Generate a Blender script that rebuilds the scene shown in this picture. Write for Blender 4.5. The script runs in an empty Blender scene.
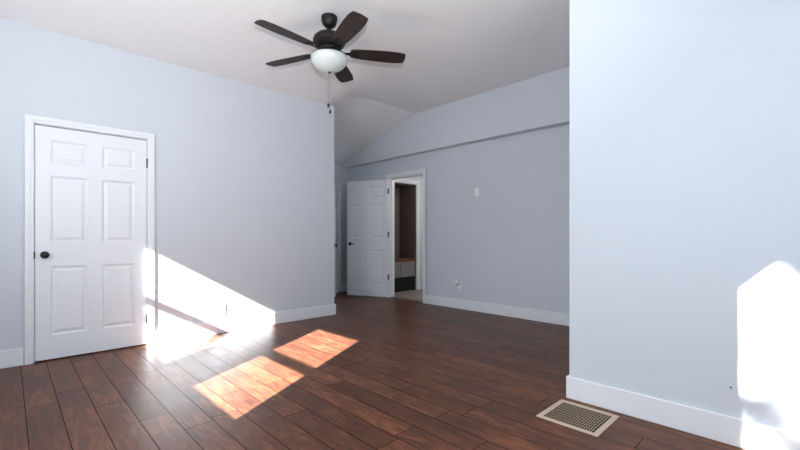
import bpy, bmesh, math, random
from mathutils import Vector, Matrix

# ------------------------------------------------------------------ scene
sc = bpy.context.scene
COL = sc.collection
PI = math.pi
CAM_H = 1.08

# camera: level, lens shifted up a little
cam_d = bpy.data.cameras.new('camera')
cam_d.sensor_width = 36.0
cam_d.lens = 402.0 / 800.0 * 36.0
cam_d.shift_y = 12.0 / 800.0
cam_d.clip_start = 0.05
cam = bpy.data.objects.new('camera', cam_d)
cam.location = (0, 0, CAM_H)
cam.rotation_euler = (PI / 2, 0, math.radians(45.7 - 90))
COL.objects.link(cam)
sc.camera = cam

# world: pale daylight
w = bpy.data.worlds.new('sky')
sc.world = w
w.use_nodes = True
bg = w.node_tree.nodes['Background']
bg.inputs['Color'].default_value = (0.75, 0.87, 1.0, 1)
bg.inputs['Strength'].default_value = 1.0

# sun through the three windows
SUN = Vector((1.0, 0.555, -0.60))
sun_d = bpy.data.lights.new('sun', 'SUN')
sun_d.energy = 86.0
sun_d.angle = math.radians(0.5)
sun_d.color = (1.0, 0.97, 0.95)
sun = bpy.data.objects.new('sun', sun_d)
sun.rotation_euler = SUN.to_track_quat('-Z', 'Y').to_euler()
sun.location = (-4, -3, 5)
COL.objects.link(sun)


def area(name, loc, direction, sx, sy, energy, color):
    d = bpy.data.lights.new(name, 'AREA')
    d.shape = 'RECTANGLE'
    d.size, d.size_y = sx, sy
    d.energy = energy
    d.color = color
    o = bpy.data.objects.new(name, d)
    o.location = loc
    o.rotation_euler = Vector(direction).to_track_quat('-Z', 'Y').to_euler()
    COL.objects.link(o)
    return o


def lamp(name, loc, energy, color, radius):
    d = bpy.data.lights.new(name, 'POINT')
    d.energy = energy
    d.color = color
    d.shadow_soft_size = radius
    o = bpy.data.objects.new(name, d)
    o.location = loc
    COL.objects.link(o)
    return o


DAY = (0.92, 0.965, 1.0)
area('daylight_near_window', (-0.83, 1.71, 1.61), (1, 0, 0.05), 0.74, 1.0, 42, DAY)
area('daylight_far_window', (-0.83, 3.21, 1.61), (1, 0, 0.05), 0.74, 1.0, 9, DAY)
area('daylight_rear_window', (1.05, -0.89, 1.61), (0, 1, 0.05), 0.9, 1.0, 19, DAY)
# the photographer's own flash, a little above the lens
fl = bpy.data.lights.new('camera_flash', 'SPOT')
fl.energy = 380
fl.color = (1.0, 0.99, 0.98)
fl.spot_size = math.radians(125)
fl.spot_blend = 1.0
fl.shadow_soft_size = 0.03
flo = bpy.data.objects.new('camera_flash', fl)
flo.location = (0.0, -0.02, CAM_H + 0.26)
flo.rotation_euler = Vector((0.30, 1.0, 1.1)).to_track_quat('-Z', 'Y').to_euler()
COL.objects.link(flo)
# unseen fill light added to brighten the room behind the open door
lamp('mudroom_fill', (6.0, 4.2, 2.25), 26, (1.0, 0.93, 0.86), 0.12)

sc.cycles.caustics_reflective = False
sc.view_settings.view_transform = 'Standard'
sc.view_settings.look = 'None'
sc.view_settings.gamma = 1.0
sc.view_settings.use_curve_mapping = False
sc.view_settings.exposure = -0.03


# ------------------------------------------------------------------ materials
def lin(r, g, b):
    def f(c):
        c /= 255.0
        return c / 12.92 if c <= 0.04045 else ((c + 0.055) / 1.055) ** 2.4
    return (f(r), f(g), f(b), 1)


def mat(name, col, rough=0.5, metal=0.0, bump=0.0, bscale=200.0, var=0.0, vscale=3.0, spec=0.5, coat=0.0):
    m = bpy.data.materials.new(name)
    m.use_nodes = True
    nt = m.node_tree
    b = nt.nodes['Principled BSDF']
    b.inputs['Base Color'].default_value = col
    b.inputs['Roughness'].default_value = rough
    b.inputs['Metallic'].default_value = metal
    b.inputs['Specular IOR Level'].default_value = spec
    b.inputs['Coat Weight'].default_value = coat
    tc = nt.nodes.new('ShaderNodeTexCoord')
    if bump > 0:
        n = nt.nodes.new('ShaderNodeTexNoise')
        n.inputs['Scale'].default_value = bscale
        n.inputs['Detail'].default_value = 3
        bp = nt.nodes.new('ShaderNodeBump')
        bp.inputs['Strength'].default_value = bump
        bp.inputs['Distance'].default_value = 0.002
        nt.links.new(tc.outputs['Object'], n.inputs['Vector'])
        nt.links.new(n.outputs['Fac'], bp.inputs['Height'])
        nt.links.new(bp.outputs['Normal'], b.inputs['Normal'])
    if var > 0:
        n2 = nt.nodes.new('ShaderNodeTexNoise')
        n2.inputs['Scale'].default_value = vscale
        n2.inputs['Detail'].default_value = 2
        mx = nt.nodes.new('ShaderNodeMix')
        mx.data_type = 'RGBA'
        mx.inputs[6].default_value = tuple(c * (1 - var) for c in col[:3]) + (1,)
        mx.inputs[7].default_value = tuple(min(1, c * (1 + var)) for c in col[:3]) + (1,)
        nt.links.new(tc.outputs['Object'], n2.inputs['Vector'])
        nt.links.new(n2.outputs['Fac'], mx.inputs[0])
        nt.links.new(mx.outputs[2], b.inputs['Base Color'])
    return m


def wood_floor_mat():
    m = bpy.data.materials.new('rustic_plank_floor')
    m.use_nodes = True
    nt = m.node_tree
    N, L = nt.nodes, nt.links
    b = N['Principled BSDF']
    tc = N.new('ShaderNodeTexCoord')
    sep = N.new('ShaderNodeSeparateXYZ')
    L.new(tc.outputs['Object'], sep.inputs[0])

    def math_(op, a, bb=None, c=None):
        n = N.new('ShaderNodeMath')
        n.operation = op
        for i, v in enumerate((a, bb, c)):
            if v is None:
                continue
            if isinstance(v, (int, float)):
                n.inputs[i].default_value = v
            else:
                L.new(v, n.inputs[i])
        return n.outputs[0]
    W, LEN = 0.158, 1.25
    u = math_('DIVIDE', math_('SUBTRACT', sep.outputs['X'], 0.078), W)
    row = math_('FLOOR', u)
    fu = math_('FRACT', u)
    wn = N.new('ShaderNodeTexWhiteNoise')
    wn.noise_dimensions = '1D'
    L.new(row, wn.inputs['W'])
    v = math_('ADD', math_('DIVIDE', sep.outputs['Y'], LEN), math_('MULTIPLY', wn.outputs['Value'], 7.3))
    pid = math_('FLOOR', v)
    fv = math_('FRACT', v)
    comb = N.new('ShaderNodeCombineXYZ')
    L.new(row, comb.inputs[0])
    L.new(pid, comb.inputs[1])
    wn2 = N.new('ShaderNodeTexWhiteNoise')
    wn2.noise_dimensions = '2D'
    L.new(comb.outputs[0], wn2.inputs['Vector'])
    # distance to the plank edges, in metres
    du = math_('MULTIPLY', math_('MINIMUM', fu, math_('SUBTRACT', 1.0, fu)), W)
    dv = math_('MULTIPLY', math_('MINIMUM', fv, math_('SUBTRACT', 1.0, fv)), LEN)
    edge = math_('MINIMUM', du, dv)
    gap = N.new('ShaderNodeMapRange')
    gap.inputs['From Min'].default_value = 0.0008
    gap.inputs['From Max'].default_value = 0.0036
    L.new(edge, gap.inputs['Value'])
    # grain: noise stretched along the plank, shifted per plank
    off = N.new('ShaderNodeVectorMath')
    off.operation = 'SCALE'
    L.new(wn2.outputs['Color'], off.inputs[0])
    off.inputs['Scale'].default_value = 37.0
    add = N.new('ShaderNodeVectorMath')
    add.operation = 'ADD'
    L.new(tc.outputs['Object'], add.inputs[0])
    L.new(off.outputs[0], add.inputs[1])

    def noise(sx, sy, scale, detail, dist=0.0):
        mp = N.new('ShaderNodeMapping')
        mp.inputs['Scale'].default_value = (sx, sy, 1)
        L.new(add.outputs[0], mp.inputs['Vector'])
        n = N.new('ShaderNodeTexNoise')
        n.inputs['Scale'].default_value = scale
        n.inputs['Detail'].default_value = detail
        n.inputs['Roughness'].default_value = 0.65
        n.inputs['Distortion'].default_value = dist
        L.new(mp.outputs[0], n.inputs['Vector'])
        return n.outputs['Fac']
    g1 = noise(1.0, 0.20, 17.0, 8, 1.2)
    g2 = noise(1.0, 0.07, 85.0, 5)
    cloud = noise(1.0, 0.6, 3.2, 3)
    tone = math_('ADD', math_('MULTIPLY', g1, 0.50), math_('MULTIPLY', g2, 0.38))
    tone = math_('ADD', tone, math_('MULTIPLY', math_('SUBTRACT', wn2.outputs['Value'], 0.5), 0.07))
    tone = math_('ADD', tone, math_('MULTIPLY', math_('SUBTRACT', cloud, 0.5), 0.28))
    ramp = N.new('ShaderNodeValToRGB')
    L.new(tone, ramp.inputs[0])
    cr = ramp.color_ramp
    cr.elements[0].position = 0.22
    cr.elements[0].color = lin(46, 31, 26)
    cr.elements[1].position = 0.66
    cr.elements[1].color = lin(146, 94, 63)
    e = cr.elements.new(0.45)
    e.color = lin(90, 56, 41)
    e = cr.elements.new(0.34)
    e.color = lin(68, 42, 32)
    mx = N.new('ShaderNodeMix')
    mx.data_type = 'RGBA'
    mx.inputs[6].default_value = lin(33, 21, 17)
    L.new(gap.outputs[0], mx.inputs[0])
    L.new(ramp.outputs[0], mx.inputs[7])
    L.new(mx.outputs[2], b.inputs['Base Color'])
    r = math_('ADD', 0.28, math_('MULTIPLY', g1, 0.20))
    L.new(r, b.inputs['Roughness'])
    L.new(math_('MULTIPLY', gap.outputs[0], 0.2), b.inputs['Specular IOR Level'])
    bev = N.new('ShaderNodeMapRange')
    bev.inputs['From Max'].default_value = 0.006
    L.new(edge, bev.inputs['Value'])
    h = math_('ADD', math_('MULTIPLY', bev.outputs[0], 0.25), math_('MULTIPLY', g2, 0.12))
    h = math_('ADD', h, math_('MULTIPLY', noise(1.0, 0.25, 26.0, 2), 0.35))
    bp = N.new('ShaderNodeBump')
    bp.inputs['Strength'].default_value = 0.7
    bp.inputs['Distance'].default_value = 0.0016
    L.new(h, bp.inputs['Height'])
    L.new(bp.outputs[0], b.inputs['Normal'])
    return m


def ceiling_mat():
    m = mat('knockdown_ceiling_paint', lin(236, 236, 237), 0.9, spec=0.2)
    nt = m.node_tree
    N, L = nt.nodes, nt.links
    tc = N.new('ShaderNodeTexCoord')
    n = N.new('ShaderNodeTexNoise')
    n.inputs['Scale'].default_value = 26
    n.inputs['Detail'].default_value = 5
    n.inputs['Roughness'].default_value = 0.6
    mr = N.new('ShaderNodeMapRange')
    mr.inputs['From Min'].default_value = 0.45
    mr.inputs['From Max'].default_value = 0.62
    bp = N.new('ShaderNodeBump')
    bp.inputs['Strength'].default_value = 0.35
    bp.inputs['Distance'].default_value = 0.004
    L.new(tc.outputs['Object'], n.inputs['Vector'])
    L.new(n.outputs['Fac'], mr.inputs['Value'])
    L.new(mr.outputs[0], bp.inputs['Height'])
    L.new(bp.outputs[0], N['Principled BSDF'].inputs['Normal'])
    return m


def grained(name, dark, light, rough, axis_scale, scale=14.0):
    m = bpy.data.materials.new(name)
    m.use_nodes = True
    N, L = m.node_tree.nodes, m.node_tree.links
    b = N['Principled BSDF']
    tc = N.new('ShaderNodeTexCoord')
    mp = N.new('ShaderNodeMapping')
    mp.inputs['Scale'].default_value = axis_scale
    n = N.new('ShaderNodeTexNoise')
    n.inputs['Scale'].default_value = scale
    n.inputs['Detail'].default_value = 5
    mx = N.new('ShaderNodeMix')
    mx.data_type = 'RGBA'
    mx.inputs[6].default_value = dark
    mx.inputs[7].default_value = light
    L.new(tc.outputs['Object'], mp.inputs[0])
    L.new(mp.outputs[0], n.inputs['Vector'])
    L.new(n.outputs['Fac'], mx.inputs[0])
    L.new(mx.outputs[2], b.inputs['Base Color'])
    b.inputs['Roughness'].default_value = rough
    return m


def tile_mat():
    m = bpy.data.materials.new('mudroom_tile')
    m.use_nodes = True
    N, L = m.node_tree.nodes, m.node_tree.links
    tc = N.new('ShaderNodeTexCoord')
    br = N.new('ShaderNodeTexBrick')
    br.inputs['Color1'].default_value = lin(150, 141, 132)
    br.inputs['Color2'].default_value = lin(140, 131, 122)
    br.inputs['Mortar'].default_value = lin(110, 104, 98)
    br.inputs['Scale'].default_value = 1.0
    br.inputs['Mortar Size'].default_value = 0.004
    br.inputs['Brick Width'].default_value = 0.6
    br.inputs['Row Height'].default_value = 0.3
    L.new(tc.outputs['Object'], br.inputs['Vector'])
    L.new(br.outputs['Color'], N['Principled BSDF'].inputs['Base Color'])
    N['Principled BSDF'].inputs['Roughness'].default_value = 0.5
    return m


M = {
    'wall': mat('blue_grey_wall_paint', lin(205, 212, 220), 0.75, bump=0.12, bscale=240, var=0.012, vscale=1.5, spec=0.3),
    'ceiling': ceiling_mat(),
    'floor': wood_floor_mat(),
    'trim': mat('white_trim_paint', lin(228, 232, 237), 0.42, bump=0.04, bscale=60, spec=0.45),
    'door': mat('white_door_paint', lin(228, 232, 237), 0.45, bump=0.06, bscale=120, spec=0.45),
    'black': mat('black_hardware', lin(22, 21, 22), 0.38, metal=0.3, bump=0.05, bscale=300),
    'bronze': mat('dark_bronze', lin(24, 21, 21), 0.5, metal=0.35, bump=0.06, bscale=250),
    'blade': grained('walnut_blade', lin(24, 15, 13), lin(50, 30, 25), 0.55, (2, 22, 2)),
    'glass': mat('frosted_white_glass', lin(198, 206, 204), 0.3, var=0.02, vscale=9, spec=0.5),
    'chain': mat('pull_chain_metal', lin(150, 145, 140), 0.4, metal=0.7, bump=0.3, bscale=400),
    'vent': mat('tan_vent_enamel', lin(190, 168, 150), 0.4, bump=0.05, bscale=200),
    'vent_bar': mat('tan_vent_bar_enamel', lin(150, 130, 104), 0.45, bump=0.05, bscale=200),
    'void': mat('void_shade', lin(14, 13, 13), 0.9, bump=0.05),  # near-black colour standing in for the shade inside hollows
    'plate': mat('white_plastic', lin(236, 239, 243), 0.35, bump=0.03, bscale=90),
    'slot': mat('dark_slot', lin(60, 58, 56), 0.6, bump=0.03),
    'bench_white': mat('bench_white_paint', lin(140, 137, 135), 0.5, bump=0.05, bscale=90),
    'bench_wood': grained('bench_seat_wood', lin(84, 44, 33), lin(122, 70, 52), 0.5, (1.5, 14, 14), 6.0),
    'panel': grained('brown_back_panel', lin(108, 88, 84), lin(122, 101, 96), 0.6, (6, 6, 1), 4.0),
    'panel_side': mat('grey_brown_side_panel', lin(98, 86, 84), 0.6, var=0.05, vscale=4),
    'tile': tile_mat(),
    'leaf': mat('shrub_leaf', lin(70, 100, 45), 0.5, var=0.25, vscale=8),
    'bark': mat('shrub_bark', lin(90, 70, 52), 0.8, bump=0.4, bscale=60),
}


# ------------------------------------------------------------------ mesh helpers
def add_box(bm, x0, x1, y0, y1, z0, z1, bev=0.0, seg=2):
    vs = [bm.verts.new((x, y, z)) for x in (x0, x1) for y in (y0, y1) for z in (z0, z1)]
    q = [(0, 1, 3, 2), (4, 6, 7, 5), (0, 4, 5, 1), (2, 3, 7, 6), (0, 2, 6, 4), (1, 5, 7, 3)]
    fs = [bm.faces.new([vs[i] for i in f]) for f in q]
    if bev > 0:
        es = list({e for f in fs for e in f.edges})
        bmesh.ops.bevel(bm, geom=es, offset=bev, segments=seg, profile=0.5, affect='EDGES')


def add_lathe(bm, prof, n=40, mtx=None, cap=True):
    """prof: list of (radius, z)"""
    rings = []
    for r, z in prof:
        if r < 1e-5:
            rings.append([bm.verts.new((0, 0, z))])
        else:
            rings.append([bm.verts.new((r * math.cos(2 * PI * i / n), r * math.sin(2 * PI * i / n), z)) for i in range(n)])
    for a, b in zip(rings, rings[1:]):
        for i in range(n):
            j = (i + 1) % n
            if len(a) == 1 and len(b) == 1:
                continue
            if len(a) == 1:
                bm.faces.new((a[0], b[j], b[i]))
            elif len(b) == 1:
                bm.faces.new((a[i], a[j], b[0]))
            else:
                bm.faces.new((a[i], a[j], b[j], b[i]))
    if cap:
        for ring in (rings[0], rings[-1]):
            if len(ring) > 1:
                bm.faces.new(ring)
    vs = [v for r in rings for v in r]
    if mtx is not None:
        bmesh.ops.transform(bm, matrix=mtx, verts=vs)
    return vs


def add_tube(bm, pts, r, n=10):
    pts = [Vector(p) for p in pts]
    rings = []
    for i, p in enumerate(pts):
        t = (pts[min(i + 1, len(pts) - 1)] - pts[max(i - 1, 0)]).normalized()
        up = Vector((0, 0, 1)) if abs(t.z) < 0.9 else Vector((1, 0, 0))
        a = t.cross(up).normalized()
        b = t.cross(a).normalized()
        rr = r[i] if isinstance(r, (list, tuple)) else r
        rings.append([bm.verts.new(p + rr * (math.cos(2 * PI * k / n) * a + math.sin(2 * PI * k / n) * b)) for k in range(n)])
    for A, B in zip(rings, rings[1:]):
        for k in range(n):
            j = (k + 1) % n
            bm.faces.new((A[k], A[j], B[j], B[k]))
    bm.faces.new(rings[0])
    bm.faces.new(rings[-1])


def add_prism(bm, pts, z0, z1):
    lo = [bm.verts.new((x, y, z0)) for x, y in pts]
    hi = [bm.verts.new((x, y, z1)) for x, y in pts]
    n = len(pts)
    bm.faces.new(lo)
    bm.faces.new(hi)
    for i in range(n):
        j = (i + 1) % n
        bm.faces.new((lo[i], lo[j], hi[j], hi[i]))
    return lo + hi


def obj(name, bm, material, parent=None, smooth=None):
    bmesh.ops.recalc_face_normals(bm, faces=bm.faces)
    me = bpy.data.meshes.new(name)
    bm.to_mesh(me)
    bm.free()
    me.materials.append(material)
    o = bpy.data.objects.new(name, me)
    COL.objects.link(o)
    if parent is not None:
        o.parent = parent
    if smooth is not None:
        for p in me.polygons:
            p.use_smooth = True
        me.set_sharp_from_angle(angle=math.radians(smooth))
    return o


def tag(o, label, cat, group=None):
    o['label'] = label
    o['category'] = cat
    if group:
        o['group'] = group
    return o


def thing(name, label, cat, loc, rotz=0.0, group=None):
    o = bpy.data.objects.new(name, None)
    o.empty_display_size = 0.1
    o.location = loc
    o.rotation_euler = (0, 0, rotz)
    COL.objects.link(o)
    return tag(o, label, cat, group)


def struct(name, bm, material, label, cat, smooth=None):
    o = obj(name, bm, material, None, smooth)
    o['kind'] = 'structure'
    return tag(o, label, cat)


# ------------------------------------------------------------------ dimensions
XW, YS = -0.85, -0.91            # inner faces of the two window walls behind the camera
YL = 4.65                        # left wall
XB, XU = 4.875, 4.74             # rear wall, and its thicker upper part
ZU = 2.449                       # underside of the thicker upper part
XR, YR = 2.70, 1.14             # near right wall and its outside corner
XE = 3.262                       # end of the left wall
YF = 6.50                        # far wall of the recess
ZC = 3.09                        # flat ceiling
BBH = 0.145                      # baseboard height
T = 0.12


def smoothstep(a, b, x):
    t = max(0.0, min(1.0, (x - a) / (b - a)))
    return t * t * (3 - 2 * t)


def zc(x, y):
    k = smoothstep(2.9, 3.8, x)
    zl = 2.885 + (ZC - (4.65 - 4.5) * 0.285 - 2.885) * k
    soft = ZC - (ZC - 2.885) * max(0.0, (min(y, YL) - 2.6) / (YL - 2.6)) ** 2
    crisp = ZC - max(0.0, min(y, YL) - 4.5) * 0.285
    z = soft + (crisp - soft) * k
    if y > YL:
        z = zl + (2.52 - zl) * (y - YL) / (YF - YL)
    return z


# ------------------------------------------------------------------ setting
bm = bmesh.new()
add_box(bm, XW - T, XB + 0.02, YS - T, YF + 0.02, -0.08, 0.0)
struct('floor', bm, M['floor'], 'dark brown rustic wood plank floor of the empty room', 'floor')

bm = bmesh.new()
xs = [XW - T, 0, 1, 2, 2.6] + [2.9 + 0.1 * i for i in range(10)] + [4.6, XB + T]
ys = [YS - T, 0, 1, 2, 2.6] + [2.7 + 0.1 * i for i in range(20)] + [ 5.0, 5.5, 6.0, YF, YF + T]
grid = [[bm.verts.new((x, y, zc(x, min(y, YF)))) for y in ys] for x in xs]
for i in range(len(xs) - 1):
    for j in range(len(ys) - 1):
        bm.faces.new((grid[i][j], grid[i + 1][j], grid[i + 1][j + 1], grid[i][j + 1]))
top = bmesh.ops.extrude_face_region(bm, geom=list(bm.faces))
for v in [g for g in top['geom'] if isinstance(g, bmesh.types.BMVert)]:
    v.co.z += 0.08
struct('ceiling', bm, M['ceiling'], 'white textured ceiling sloping down above the recess', 'ceiling', 9)

# left wall with the closed door's opening, and its return along the recess
DX0, DX1, DZ = 0.150, 1.012, 2.068
bm = bmesh.new()
add_box(bm, XW - T, DX0, YL, YL + T, 0, 2.9)
add_box(bm, DX1, XE, YL, YL + T, 0, 2.9)
bmesh.ops.bevel(bm, geom=[e for e in bm.edges if all(abs(q.co.x - XE) < 1e-5 and abs(q.co.y - YL) < 1e-5 for q in e.verts)], offset=0.008, segments=3, profile=0.5, affect='EDGES')
add_box(bm, DX0, DX1, YL, YL + T, DZ, 2.9)
struct('wall_left', bm, M['wall'], 'pale blue grey wall around the closed white door', 'wall')
bm = bmesh.new()
add_box(bm, XE - T, XE - 0.001, YL + T, YF + T, 0, 2.9)
struct('wall_recess', bm, M['wall'], 'side wall of the recess behind the left wall', 'wall')
bm = bmesh.new()
add_box(bm, XW - T, XE - T, YL + 1.0, YL + 1.1, 0, 2.7)
struct('wall_closet', bm, M['wall'], 'rear wall of the closet behind the closed white door', 'wall')

# rear wall, doorway, thicker upper part
BY0, BY1, BZ = 4.445, 5.275, 2.135
bm = bmesh.new()
add_box(bm, XB, XB + T, YS - T, BY0, 0, ZU + 0.01)
add_box(bm, XB, XB + T, BY1, YF + T, 0, ZU + 0.01)
add_box(bm, XB, XB + T, BY0, BY1, BZ, ZU + 0.01)
add_box(bm, XU, XB + T, YS - T, YF + T, ZU, ZC + 0.04)
struct('wall_rear', bm, M['wall'], 'blue grey rear wall with a ledge where its upper part is thicker', 'wall')

# far wall of the recess with its doorway
FX0, FX1, FZ = 3.87, 4.655, 2.05
bm = bmesh.new()
add_box(bm, XE, FX0, YF, YF + T, 0, 2.58)
add_box(bm, FX1, XB, YF, YF + T, 0, 2.58)
add_box(bm, FX0, FX1, YF, YF + T, FZ, 2.58)
struct('wall_far', bm, M['wall'], 'shaded wall at the end of the recess beyond the open door', 'wall')
bm = bmesh.new()
add_box(bm, XE - T, XB + T, YF + 0.9, YF + 1.0, 0, 2.58)
struct('wall_beyond', bm, M['wall'], 'wall of the dark room past the recess', 'wall')

# near right wall
bm = bmesh.new()
add_box(bm, XR, XR + T, YS - T, YR, 0, ZC + 0.04, 0.006)
add_box(bm, XR + T, XB, YR - T, YR, 0, ZC + 0.04)
struct('wall_right', bm, M['wall'], 'bright pale blue wall near the viewer on the right', 'wall')

# window walls behind the camera (the openings that let the sun in)
ZS, ZT = 1.08, 2.07
WA, WB, WC = (1.375, 2.125), (2.868, 3.63), (0.60, 1.55)
dl, dt = T * 0.555, T * 0.6
bm = bmesh.new()
yedges = [YS - T, WA[0] - dl, WA[1], WB[0] - dl, WB[1], YF + T]
for i in (0, 2, 4):
    add_box(bm, XW - T, XW, yedges[i], yedges[i + 1], 0, ZC + 0.04)
for i in (1, 3):
    add_box(bm, XW - T, XW, yedges[i], yedges[i + 1], 0, ZS)
    add_box(bm, XW - T, XW, yedges[i], yedges[i + 1], ZT + dt, ZC + 0.04)
struct('wall_window', bm, M['wall'], 'wall behind the viewer with two windows', 'wall')
bm = bmesh.new()
dx = T / 0.555
add_box(bm, XW, WC[0] - dx, YS - T, YS, 0, ZC + 0.04)
add_box(bm, WC[1], XB, YS - T, YS, 0, ZC + 0.04)
add_box(bm, WC[0] - dx, WC[1], YS - T, YS, 0, ZS)
add_box(bm, WC[0] - dx, WC[1], YS - T, YS, ZT + T * 0.6 / 0.555, ZC + 0.04)
struct('wall_behind', bm, M['wall'], 'wall behind the viewer with one window', 'wall')


def sash_window(name, label, horizontal_x, a0, a1, fixed, zr):
    """white frame of a single-hung window; the frame hugs the opening, the rail crosses it"""
    bm = bmesh.new()
    f = 0.02

    def bx(p0, p1, z0, z1, d0, d1):
        if horizontal_x:
            add_box(bm, p0, p1, fixed + d0, fixed + d1, z0, z1)
        else:
            add_box(bm, fixed + d0, fixed + d1, p0, p1, z0, z1)
    bx(a0 - 0.07, a0, ZS - 0.09, ZT + 0.16, 0, 0.016)
    bx(a1, a1 + 0.07, ZS - 0.09, ZT + 0.16, 0, 0.016)
    bx(a0, a1, ZT + 0.075, ZT + 0.16, 0, 0.016)
    bx(a0, a1, ZS - 0.09, ZS, 0, 0.016)
    if zr:
        bx(a0, a1, zr - 0.042, zr + 0.042, -0.03, -0.005)
    o = struct(name, bm, M['trim'], label, 'window')
    return o


sash_window('window_1', 'white window frame nearest the viewer in the wall behind', False, WA[0] - dl, WA[1], XW, 1.562)
sash_window('window_2', 'white window frame nearest the left wall, behind the viewer', False, WB[0] - dl, WB[1], XW, 1.562)
sash_window('window_3', 'white window frame facing the rear, behind the viewer', True, WC[0] - dx, WC[1], YS, None)

# ------------------------------------------------------------------ baseboards
BT = 0.015


def baseboard(name, label, runs):
    bm = bmesh.new()
    for (x0, x1, y0, y1) in runs:
        add_box(bm, x0, x1, y0, y1, 0.0, BBH, 0.003, 1)
    return struct(name, bm, M['trim'], label, 'baseboard')


baseboard('baseboard_left', 'white baseboard along the left wall either side of the closed door',
          [(XW, 0.098, YL - BT, YL), (1.064, XE + BT, YL - BT, YL), (XE, XE + BT, YL, YL + T)])
baseboard('baseboard_rear', 'white baseboard along the rear wall under the outlet',
          [(XB - BT, XB, YR + BT, 4.41), (XB - BT, XB, 5.39, YF - BT)])
baseboard('baseboard_right', 'tall white baseboard on the near right wall beside the floor vent',
          [(XR - BT, XR, YS, YR + BT), (XR, XB, YR, YR + BT)])
baseboard('baseboard_far', 'white baseboard at the end of the recess', [(FX1 + 0.06, XB, YF - BT, YF), (XE + BT, FX0 - 0.06, YF - BT, YF)])


# ------------------------------------------------------------------ casings (trim_n)
def casing(bm, x0, x1, z1, y, out, wd=0.062, th=0.018):
    """casing around an opening x0..x1 in a wall plane y; out = -1 faces -y"""
    def bx(a0, a1, c0, c1, t):
        ya, yb = sorted((y, y + out * t))
        add_box(bm, a0, a1, ya, yb, c0, c1, 0.002, 1)
    for a0, a1 in ((x0 - wd, x0), (x1, x1 + wd)):
        bx(a0, a1, 0, z1 + wd, th * 0.72)
    bx(x0, x1, z1, z1 + wd, th * 0.72)
    # raised outer back band
    e = wd * 0.62
    bx(x0 - wd, x0 - wd + e, 0, z1 + wd, th)
    bx(x1 + wd - e, x1 + wd, 0, z1 + wd, th)
    bx(x0 - wd + e, x1 + wd - e, z1 + wd - e, z1 + wd, th)


def jamb(bm, x0, x1, z1, y0, y1, t=0.014):
    add_box(bm, x0, x0 + t, y0, y1, 0, z1)
    add_box(bm, x1 - t, x1, y0, y1, 0, z1)
    add_box(bm, x0 + t, x1 - t, y0, y1, z1 - t, z1)


bm = bmesh.new()
casing(bm, DX0 + 0.008, DX1 - 0.008, DZ - 0.008, YL, -1, wd=0.057, th=0.024)
jamb(bm, DX0, DX1, DZ, YL, YL + T)
add_box(bm, DX0 + 0.014, DX0 + 0.026, YL + 0.046, YL + 0.08, 0, DZ - 0.014)
add_box(bm, DX1 - 0.026, DX1 - 0.014, YL + 0.046, YL + 0.08, 0, DZ - 0.014)
add_box(bm, DX0 + 0.026, DX1 - 0.026, YL + 0.046, YL + 0.08, DZ - 0.026, DZ - 0.014)
struct('trim_1', bm, M['trim'], 'white casing framing the closed six panel door', 'trim')


def to_rear(bm, x_plane):
    """turn geometry built in the x-z plane at y=0 facing -y into the rear wall (faces -x)"""
    mtx = Matrix(((0, 1, 0, x_plane), (1, 0, 0, 0), (0, 0, 1, 0), (0, 0, 0, 1)))
    bmesh.ops.transform(bm, matrix=mtx, verts=list(bm.verts))


bm = bmesh.new()
casing(bm, BY0 + 0.006, BY1 - 0.006, BZ - 0.006, 0, -1, wd=0.070)
jamb(bm, BY0, BY1, BZ, 0, T)
add_box(bm, BY0 + 0.014, BY0 + 0.026, 0.046, 0.08, 0, BZ - 0.014)
add_box(bm, BY1 - 0.026, BY1 - 0.014, 0.046, 0.08, 0, BZ - 0.014)
add_box(bm, BY0 + 0.026, BY1 - 0.026, 0.046, 0.08, BZ - 0.026, BZ - 0.014)
to_rear(bm, XB)
struct('trim_2', bm, M['trim'], 'white casing around the open doorway in the rear wall', 'trim')

bm = bmesh.new()
casing(bm, FX0 + 0.006, FX1 - 0.006, FZ - 0.006, YF, -1, wd=0.058)
jamb(bm, FX0, FX1, FZ, YF, YF + T)
struct('trim_3', bm, M['trim'], 'white casing at the end of the recess, mostly hidden', 'trim')

bm = bmesh.new()
add_box(bm, XB + 0.004, XB + T + 0.03, BY0 + 0.015, BY1 - 0.015, 0.0, 0.008, 0.003, 1)
struct('trim_4', bm, M['panel'], 'low brown threshold strip in the open rear doorway', 'trim')


# ------------------------------------------------------------------ six panel doors
PZ = [(0.206, 0.811), (1.018, 1.606), (1.716, 1.920)]


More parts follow.
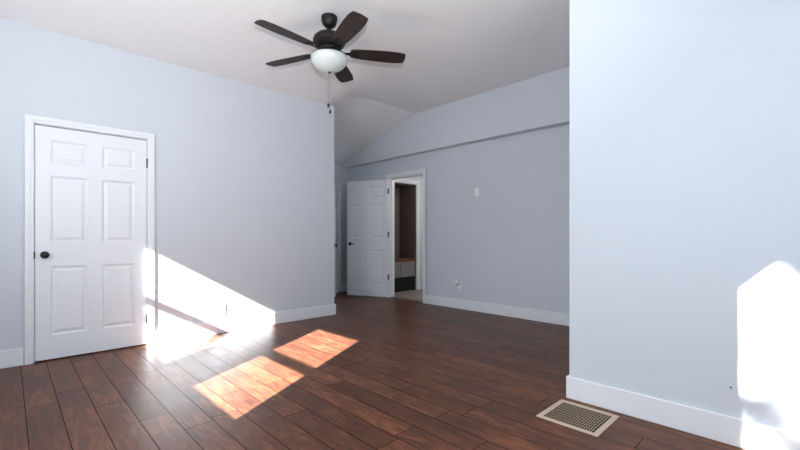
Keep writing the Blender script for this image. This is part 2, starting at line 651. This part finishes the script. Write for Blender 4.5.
def door_leaf_bm(wd, z0, z1, y0, y1):
    st, mu = 0.122 * wd, 0.127 * wd
    pw = (wd - 2 * st - mu) / 2
    cx = [0, st, st + pw, st + pw + mu, wd - st, wd]
    k = (z1 - z0) / 2.03
    cz = [z0] + [z0 + z * k for p in PZ for z in p] + [z1]
    bm = bmesh.new()
    for side, y, d in ((0, y0, 1), (1, y1, -1)):
        V = {}

        def v(i, j):
            if (i, j) not in V:
                V[(i, j)] = bm.verts.new((cx[i], y, cz[j]))
            return V[(i, j)]
        for i in range(5):
            for j in range(7):
                c = [v(i, j), v(i + 1, j), v(i + 1, j + 1), v(i, j + 1)]
                if i in (1, 3) and j in (1, 3, 5):
                    prev = c
                    for ins, dep in ((0.006, 0.004), (0.016, 0.0110), (0.026, 0.0100), (0.046, 0.002)):
                        x0, x1, a0, a1 = cx[i] + ins, cx[i + 1] - ins, cz[j] + ins, cz[j + 1] - ins
                        ring = [bm.verts.new((px, y + d * dep, pz)) for px, pz in ((x0, a0), (x1, a0), (x1, a1), (x0, a1))]
                        for q in range(4):
                            r = (q + 1) % 4
                            bm.faces.new((prev[q], prev[r], ring[r], ring[q]))
                        prev = ring
                    bm.faces.new(prev)
                else:
                    bm.faces.new(c)
        if side == 0:
            V0 = V
        else:
            V1 = V
    for i in range(5):
        bm.faces.new((V0[(i, 0)], V0[(i + 1, 0)], V1[(i + 1, 0)], V1[(i, 0)]))
        bm.faces.new((V0[(i, 7)], V0[(i + 1, 7)], V1[(i + 1, 7)], V1[(i, 7)]))
    for j in range(7):
        bm.faces.new((V0[(0, j)], V0[(0, j + 1)], V1[(0, j + 1)], V1[(0, j)]))
        bm.faces.new((V0[(5, j)], V0[(5, j + 1)], V1[(5, j + 1)], V1[(5, j)]))
    return bm


def knob_bm(x, z, y, out):
    """round knob with rosette standing off a door face at y, towards out"""
    bm = bmesh.new()
    prof = [(0.0, 0.0), (0.031, 0.0), (0.031, 0.004), (0.026, 0.009), (0.012, 0.011), (0.010, 0.026), (0.016, 0.031),
            (0.027, 0.038), (0.030, 0.047), (0.028, 0.056), (0.020, 0.062), (0.0, 0.064)]
    mtx = Matrix.Translation((x, y, z)) @ Matrix.Rotation(-out * PI / 2, 4, 'X')
    add_lathe(bm, prof, 28, mtx, cap=False)
    return bm


def lever_bm(x, z, y, out, dirx):
    bm = bmesh.new()
    prof = [(0.0, 0.0), (0.032, 0.0), (0.032, 0.006), (0.027, 0.010), (0.011, 0.011), (0.010, 0.048), (0.0, 0.05)]
    mtx = Matrix.Translation((x, y, z)) @ Matrix.Rotation(-out * PI / 2, 4, 'X')
    add_lathe(bm, prof, 24, mtx, cap=False)
    yy = y + out * 0.045
    add_tube(bm, [(x - dirx * 0.008, yy, z), (x + dirx * 0.03, yy, z + 0.002), (x + dirx * 0.07, yy, z - 0.001), (x + dirx * 0.112, yy - out * 0.006, z - 0.004)],
             [0.010, 0.0105, 0.009, 0.007], 12)
    return bm


def hinge_bm(z, y_pin, plate):
    """knuckle barrel at the pin with its two leaf plates"""
    bm = bmesh.new()
    for k in range(3):
        add_lathe(bm, [(0.0068, -0.044 + k * 0.030), (0.0068, -0.0155 + k * 0.030)], 14, Matrix.Translation((-0.004, y_pin, z)))
    add_lathe(bm, [(0.004, 0.045), (0.005, 0.048), (0.002, 0.052)], 12, Matrix.Translation((-0.004, y_pin, z)))
    if plate:
        a, b = sorted((y_pin, y_pin + plate))
        add_box(bm, -0.0025, 0.0003, a, b, z - 0.045, z + 0.045)
    return bm


def make_door(name, label, loc, rotz, wd, y0, y1, hz, hy, handle, plate=0.0, ht=2.042):
    bm = door_leaf_bm(wd, 0.012, ht, y0, y1)
    root = struct(name, bm, M['door'], label, 'door')
    root.location = loc
    root.rotation_euler = (0, 0, rotz)
    for z in hz:
        obj('hinge', hinge_bm(z, hy, plate), M['black'], root, 35)
    hx = wd - 0.062
    if handle == 'knob':
        obj('door_knob', knob_bm(hx, 0.925, y1, 1), M['black'], root, 40)
        obj('door_knob', knob_bm(hx, 0.925, y0, -1), M['black'], root, 40)
        bm = bmesh.new()
        add_box(bm, wd - 0.0003, wd + 0.001, (y0 + y1) / 2 - 0.012, (y0 + y1) / 2 + 0.012, 0.895, 0.955)
        obj('latch_plate', bm, M['black'], root)
    else:
        obj('door_lever', lever_bm(hx, 0.955, y1, 1, -1), M['black'], root, 40)
        obj('door_lever', lever_bm(hx, 0.955, y0, -1, -1), M['black'], root, 40)
        bm = bmesh.new()
        add_box(bm, wd - 0.0003, wd + 0.001, (y0 + y1) / 2 - 0.012, (y0 + y1) / 2 + 0.012, 0.925, 0.985)
        obj('latch_plate', bm, M['black'], root)
    return root


# closed door in the left wall: hinges on the right, opens towards the room
d1 = make_door('door_1', 'closed white six panel door with black knob in the left wall', (0.9945, YL + 0.003, 0), PI,
               0.827, -0.036, 0.0, (0.262, 1.817), 0.004, 'knob')
# strike on the jamb of the closed door
bm = bmesh.new()
add_box(bm, DX0 + 0.0075, DX0 + 0.0158, YL - 0.0155, YL + 0.004, 0.895, 0.955)
sp = obj('strike_plate', bm, M['black'], bpy.data.objects['trim_1'])
# wide open door folded back towards the rear wall
make_door('door_2', 'open white six panel door with black lever swung back against the rear wall', (4.853, 5.268, 0),
          math.atan2(0.752, -0.340), 0.815, 0.0, 0.036, (0.365, 1.125, 1.895), 0.001, 'lever', 0.034, 2.10)
# edge-on door in the recess
make_door('door_3', 'white door seen edge on behind the end of the left wall', (4.637, YF - 0.006, 0),
          math.atan2(-0.55, -0.45), 0.71, 0.0, -0.036, (0.3, 1.1, 1.85), 0.002, 'knob')

# ------------------------------------------------------------------ room behind the open doorway
MX0, MX1, MY0, MY1 = XB + T, 7.3, 3.0, 5.65
NX0, NX1, NZ = 5.12, 5.985, 2.15
bm = bmesh.new()
add_box(bm, XB + 0.021, MX1, MY0, MY1 + 0.6, -0.08, 0.0)
struct('floor_mudroom', bm, M['tile'], 'grey beige tiled floor beyond the open doorway', 'floor')
bm = bmesh.new()
add_box(bm, MX0, MX1, MY0, MY1 + 0.6, 2.44, 2.5)
struct('ceiling_mudroom', bm, M['ceiling'], 'white ceiling of the room beyond the open doorway', 'ceiling')
for nm, b in (('wall_mudroom_left', (MX0, NX0, MY1, MY1 + 0.1, 0, 2.44)), ('wall_mudroom_right', (NX1, MX1, MY1, MY1 + 0.1, 0, 2.44)),
              ('wall_mudroom_top', (NX0, NX1, MY1, MY1 + 0.1, NZ, 2.44)), ('wall_mudroom_end', (MX1, MX1 + 0.1, MY0, MY1 + 0.6, 0, 2.44)),
              ('wall_mudroom_near', (MX0, MX1, MY0 - 0.1, MY0, 0, 2.44))):
    bm = bmesh.new()
    add_box(bm, *b)
    struct(nm, bm, M['wall'], 'part of the wall of the room beyond the open doorway', 'wall')
bm = bmesh.new()
casing(bm, NX0, NX1, NZ, MY1, -1, wd=0.085)
struct('trim_5', bm, M['trim'], 'white casing around the bench nook beyond the open doorway', 'trim')

# built-in bench in the nook
t = thing('hall_bench', 'built in bench with brown back panel and white drawers beyond the open doorway', 'bench', (NX0, MY1 + 0.012, 0))
L_, D_ = NX1 - NX0, 0.46
bm = bmesh.new()
add_box(bm, 0.002, L_ - 0.002, D_, D_ + 0.03, 0, NZ)
obj('back_panel', bm, M['panel'], t)
for x0 in (0.002, L_ - 0.022):
    bm = bmesh.new()
    add_box(bm, x0, x0 + 0.02, 0.0, D_, 0, NZ - 0.02)
    obj('side_panel', bm, M['panel_side'], t)
bm = bmesh.new()
add_box(bm, 0.002, L_ - 0.002, 0.0, D_, NZ - 0.02, NZ)
obj('top_panel', bm, M['panel_side'], t)
bm = bmesh.new()
add_box(bm, 0.022, L_ - 0.022, -0.012, D_, 0.59, 0.64, 0.01)
obj('seat', bm, M['bench_wood'], t)
bm = bmesh.new()
add_box(bm, 0.022, L_ - 0.022, 0.02, D_, 0.28, 0.59)
obj('carcass', bm, M['bench_white'], t)
wdr = (L_ - 0.044) / 2
for k in range(2):
    bm = bmesh.new()
    a = 0.022 + k * wdr
    add_box(bm, a + 0.006, a + wdr - 0.006, 0.006, 0.02, 0.285, 0.58, 0.003, 1)
    for j in range(6):
        xx = a + 0.05 + j * (wdr - 0.1) / 5
        add_box(bm, xx - 0.02, xx + 0.02, 0.001, 0.006, 0.32, 0.525, 0.002, 1)
    obj('drawer_front', bm, M['bench_white'], t)
bm = bmesh.new()
add_box(bm, 0.0221, L_ - 0.0221, 0.022, 0.04, 0.0, 0.27)
obj('under_drawer_shade', bm, M['void'], t)  # dark sheet painted as the shade in the void under the drawers

# ------------------------------------------------------------------ ceiling fan
FAN = Vector((2.094, 3.067, ZC))
fan = thing('ceiling_fan', 'dark five blade ceiling fan with a white glass bowl light', 'ceiling fan', FAN)


def z_(zw):
    return zw - ZC


bm = bmesh.new()
add_lathe(bm, [(0.0, 0.0), (0.072, 0.0), (0.073, -0.022), (0.070, -0.048), (0.060, -0.078), (0.042, -0.098), (0.018, -0.108), (0.0, -0.108)], 40, cap=False)
obj('canopy', bm, M['bronze'], fan, 40)
bm = bmesh.new()
add_lathe(bm, [(0.0125, -0.104), (0.0125, -0.165)], 20)
add_lathe(bm, [(0.022, -0.118), (0.024, -0.124), (0.016, -0.130)], 24)
obj('downrod', bm, M['bronze'], fan, 40)
bm = bmesh.new()
add_lathe(bm, [(0.0, -0.150), (0.026, -0.150), (0.030, -0.158), (0.075, -0.166), (0.115, -0.180), (0.138, -0.202), (0.146, -0.226), (0.142, -0.250), (0.128, -0.264),
               (0.130, -0.268), (0.118, -0.280), (0.100, -0.292), (0.0, -0.292)], 56, cap=False)
obj('motor_housing', bm, M['bronze'], fan, 32)
bm = bmesh.new()
add_lathe(bm, [(0.0, -0.290), (0.085, -0.290), (0.092, -0.300), (0.092, -0.318), (0.080, -0.326), (0.068, -0.340), (0.075, -0.352), (0.150, -0.356), (0.160, -0.364), (0.160, -0.372), (0.0, -0.372)], 48, cap=False)
obj('light_fitter', bm, M['bronze'], fan, 32)
bm = bmesh.new()
prof = [(0.158, -0.372), (0.164, -0.376), (0.166, -0.384)]
for k in range(1, 13):
    a = k / 12 * PI / 2
    prof.append((0.166 * math.cos(a) ** 1.18 if k < 12 else 0.0, -0.388 - 0.122 * math.sin(a)))
add_lathe(bm, prof, 56, cap=False)
obj('light_bowl', bm, M['glass'], fan, 60)
bm = bmesh.new()
add_lathe(bm, [(0.0, -0.503), (0.014, -0.506), (0.014, -0.511), (0.008, -0.515), (0.009, -0.520), (0.0, -0.525)], 20, cap=False)
obj('finial', bm, M['bronze'], fan, 40)


def blade_bm():
    outline = []
    half = [(0.190, 0.046), (0.212, 0.060), (0.29, 0.068), (0.42, 0.077), (0.54, 0.081), (0.62, 0.0785), (0.680, 0.0700), (0.698, 0.060)]
    outline = [(x, -y) for x, y in half] + [(0.706, 0.0)] + [(x, y) for x, y in reversed(half)]
    bm = bmesh.new()
    add_prism(bm, outline, -0.0035, 0.0035)
    bmesh.ops.bevel(bm, geom=[e for e in bm.edges if abs(e.verts[0].co.z - e.verts[1].co.z) < 1e-6], offset=0.0015, segments=1, affect='EDGES')
    return bm


def iron_bm():
    bm = bmesh.new()
    out = [(0.075, -0.016), (0.12, -0.012), (0.165, -0.013), (0.20, -0.026), (0.235, -0.036), (0.262, -0.030), (0.262, -0.016), (0.238, -0.012), (0.232, 0.0),
           (0.238, 0.012), (0.262, 0.016), (0.262, 0.030), (0.235, 0.036), (0.20, 0.026), (0.165, 0.013), (0.12, 0.012), (0.075, 0.016)]
    add_prism(bm, out, -0.0105, -0.0036)
    for x, y in ((0.248, 0.023), (0.248, -0.023), (0.215, 0.0)):
        add_lathe(bm, [(0.006, -0.0105), (0.005, -0.014), (0.0, -0.0145)], 12, Matrix.Translation((x, y, 0)), cap=False)
    return bm


blade0, iron0 = None, None
ZB = 2.748 + 0.018
PITCH = math.radians(-11)
for k in range(5):
    a = math.radians(39.5 + 72 * k)
    if k == 0:
        b = obj('blade', blade_bm(), M['blade'], fan)
        ir = obj('blade_iron', iron_bm(), M['bronze'], b)
        blade0, iron0 = b, ir
    else:
        b = blade0.copy()
        COL.objects.link(b)
        b.parent = fan
        ir = iron0.copy()
        COL.objects.link(ir)
        ir.parent = b
    b.matrix_local = Matrix.Translation((0, 0, z_(ZB))) @ Matrix.Rotation(a, 4, 'Z') @ Matrix.Rotation(PITCH, 4, 'X')

# pull chains
for dxy, length, lab in (((-0.006, 0.005), 0.275, None), ((0.006, -0.005), 0.33, None)):
    bm = bmesh.new()
    z0 = -0.520
    n = int(length / 0.0065)
    add_tube(bm, [(dxy[0], dxy[1], z0), (dxy[0], dxy[1], z0 - length)], 0.0016, 6)
    for i in range(n):
        add_lathe(bm, [(0.0, 0.0026), (0.0026, 0.0), (0.0, -0.0026)], 6, Matrix.Translation((dxy[0], dxy[1], z0 - 0.0065 * (i + 0.5))), cap=False)
    ch = obj('pull_chain', bm, M['chain'], fan)
    bm = bmesh.new()
    add_lathe(bm, [(0.0, 0.004), (0.004, 0.0), (0.0085, -0.014), (0.010, -0.026), (0.007, -0.036), (0.0, -0.04)], 16, Matrix.Translation((dxy[0], dxy[1], z0 - length)), cap=False)
    obj('chain_fob', bm, M['black'], ch, 40)

# ------------------------------------------------------------------ floor vent
v = thing('floor_vent', 'tan metal floor register grille set in the wood floor by the right wall', 'vent', (2.272, 0.806, 0.0))
S = 0.355
FR = 0.032
bm = bmesh.new()
for (x0, x1, y0, y1) in ((0, S, 0, FR), (0, S, S - FR, S), (0, FR, FR, S - FR), (S - FR, S, FR, S - FR)):
    add_box(bm, x0, x1, y0, y1, 0.0003, 0.006, 0.0022, 1)
obj('frame', bm, M['vent'], v)
bm = bmesh.new()
n = 20
for i in range(1, n):
    y = FR + (S - 2 * FR) * i / n
    add_box(bm, FR, S - FR, y - 0.0026, y + 0.0026, 0.0036, 0.0046)
for i in range(1, 8):
    x = FR + (S - 2 * FR) * i / 8
    add_box(bm, x - 0.0014, x + 0.0014, FR, S - FR, 0.0030, 0.0042)
obj('grille', bm, M['vent_bar'], v)
bm = bmesh.new()
add_box(bm, FR - 0.002, S - FR + 0.002, FR - 0.002, S - FR + 0.002, 0.0002, 0.0010)
obj('duct_shade', bm, M['void'], v)  # flat dark plate painted as the shade down the duct


# ------------------------------------------------------------------ electrical plates
def plate_bm(wd, ht, th=0.0075):
    bm = bmesh.new()
    add_box(bm, -wd / 2, wd / 2, -th, 0.0, -ht / 2, ht / 2, 0.0015, 2)
    return bm


def outlet(label, loc, rotz, th=0.0075):
    t = thing('wall_outlet', label, 'outlet', loc, rotz)
    obj('cover_plate', plate_bm(0.072, 0.117, th), M['plate'], t)
    for s in (-1, 1):
        bm = bmesh.new()
        add_box(bm, -0.0165, 0.0165, -th - 0.0012, -th + 0.001, s * 0.0195 - 0.0145, s * 0.0195 + 0.0145, 0.002, 1)
        rc = obj('receptacle', bm, M['plate'], t)
        bm = bmesh.new()
        for x in (-0.0065, 0.0065):
            add_box(bm, x - 0.0012, x + 0.0012, -th - 0.0015, -th - 0.0010, s * 0.0195 - 0.002, s * 0.0195 + 0.007)
        add_box(bm, -0.0022, 0.0022, -th - 0.0015, -th - 0.0010, s * 0.0195 - 0.010, s * 0.0195 - 0.006)
        obj('slot', bm, M['slot'], rc)
    return t


outlet('white outlet plate low in the sunlit patch of the left wall', (1.722, YL, 0.272), 0.0, 0.019)
outlet('white outlet plate low on the rear wall holding a round plug in', (XB, 3.705, 0.350), -PI / 2)

# plug-in in the rear outlet
t = thing('plug_in_night_light', 'small round white plug in device in the rear wall outlet', 'night light', (XB - 0.0088, 3.724, 0.382), -PI / 2)
bm = bmesh.new()
add_box(bm, -0.02, 0.02, -0.026, -0.0, -0.028, 0.024, 0.005, 2)
obj('body', bm, M['plate'], t)
bm = bmesh.new()
add_lathe(bm, [(0.0, 0.0), (0.030, 0.0), (0.034, 0.006), (0.034, 0.016), (0.026, 0.024), (0.0, 0.027)], 28,
          Matrix.Translation((0, -0.0262, 0.012)) @ Matrix.Rotation(PI / 2, 4, 'X'), cap=False)
obj('dome', bm, M['plate'], t, 40)

# switch on the rear wall
t = thing('light_switch', 'white light switch plate high on the rear wall', 'light switch', (XB, 3.395, 1.735), -PI / 2)
obj('cover_plate', plate_bm(0.074, 0.122), M['plate'], t)
bm = bmesh.new()
add_box(bm, -0.0165, 0.0165, -0.0095, -0.006, -0.033, 0.033, 0.0015, 1)
obj('rocker', bm, M['plate'], t)

# nail in the near right wall
bm = bmesh.new()
add_lathe(bm, [(0.0, -0.010), (0.0016, -0.010), (0.0016, 0.006), (0.0042, 0.0065), (0.0042, 0.0085), (0.0, 0.009)], 12,
          Matrix.Translation((XR, 0.295, 0.297)) @ Matrix.Rotation(-PI / 2, 4, 'Y'), cap=False)
tag(obj('nail', bm, M['black'], None, 40), 'tiny dark nail low on the right wall beside the sunlit patch', 'nail')

SHADE = ((-0.05, 1.07, 0.20, 700), (0.10, 0.15, 0.18, 125), (-0.12, 0.14, 0.22, 130), (0.27, 0.24, 0.09, 60), (0.0, 0.5, 0.2, 60))
# leafy branch outside the rear window (its shade dapples the sun on the near right wall)
random.seed(4)
sh = thing('garden_tree', 'slender leafy garden tree outside the rear window', 'tree', (-9.4, -7.0, -0.2))
leaves = bmesh.new()
twigs = bmesh.new()
add_tube(twigs, [(0, 0, 0), (0.05, -0.06, 2.4), (0.0, 0.0, 5.6), (0.0, 0.02, 8.4)], [0.11, 0.08, 0.05, 0.015], 8)
base = Vector((-9.4, -7.0, -0.2))
for (y, zz, rad, cnt) in SHADE:
    c = Vector((XR, y, zz)) - 12.0 * SUN - base
    add_tube(twigs, [(0, 0, c.z - 0.25), (c.x * 0.5, c.y * 0.5, c.z - 0.1), tuple(c)], [0.012, 0.008, 0.003], 6)
    for i in range(cnt):
        while True:
            d = Vector((random.uniform(-1, 1), random.uniform(-1, 1), random.uniform(-1, 1)))
            if d.length < 1:
                break
        p = c + d * rad
        L_ = random.uniform(0.035, 0.065)
        m4 = Matrix.Translation(p) @ Matrix.Rotation(random.uniform(0, 6.28), 4, 'Z') @ Matrix.Rotation(random.uniform(-1.3, 1.3), 4, 'X')
        pts = [(-L_, 0, 0), (-L_ * 0.3, L_ * 0.45, 0.006), (L_ * 0.4, L_ * 0.36, 0.006), (L_, 0, 0), (L_ * 0.4, -L_ * 0.36, 0.006), (-L_ * 0.3, -L_ * 0.45, 0.006)]
        vv = [leaves.verts.new(m4 @ Vector(q)) for q in pts]
        lo = [leaves.verts.new(m4 @ (Vector(q) - Vector((0, 0, 0.002)))) for q in pts]
        leaves.faces.new(vv)
        leaves.faces.new(list(reversed(lo)))
        for a_ in range(6):
            b_ = (a_ + 1) % 6
            leaves.faces.new((vv[a_], lo[a_], lo[b_], vv[b_]))
obj('stem', twigs, M['bark'], sh, 40)
obj('foliage', leaves, M['leaf'], sh)
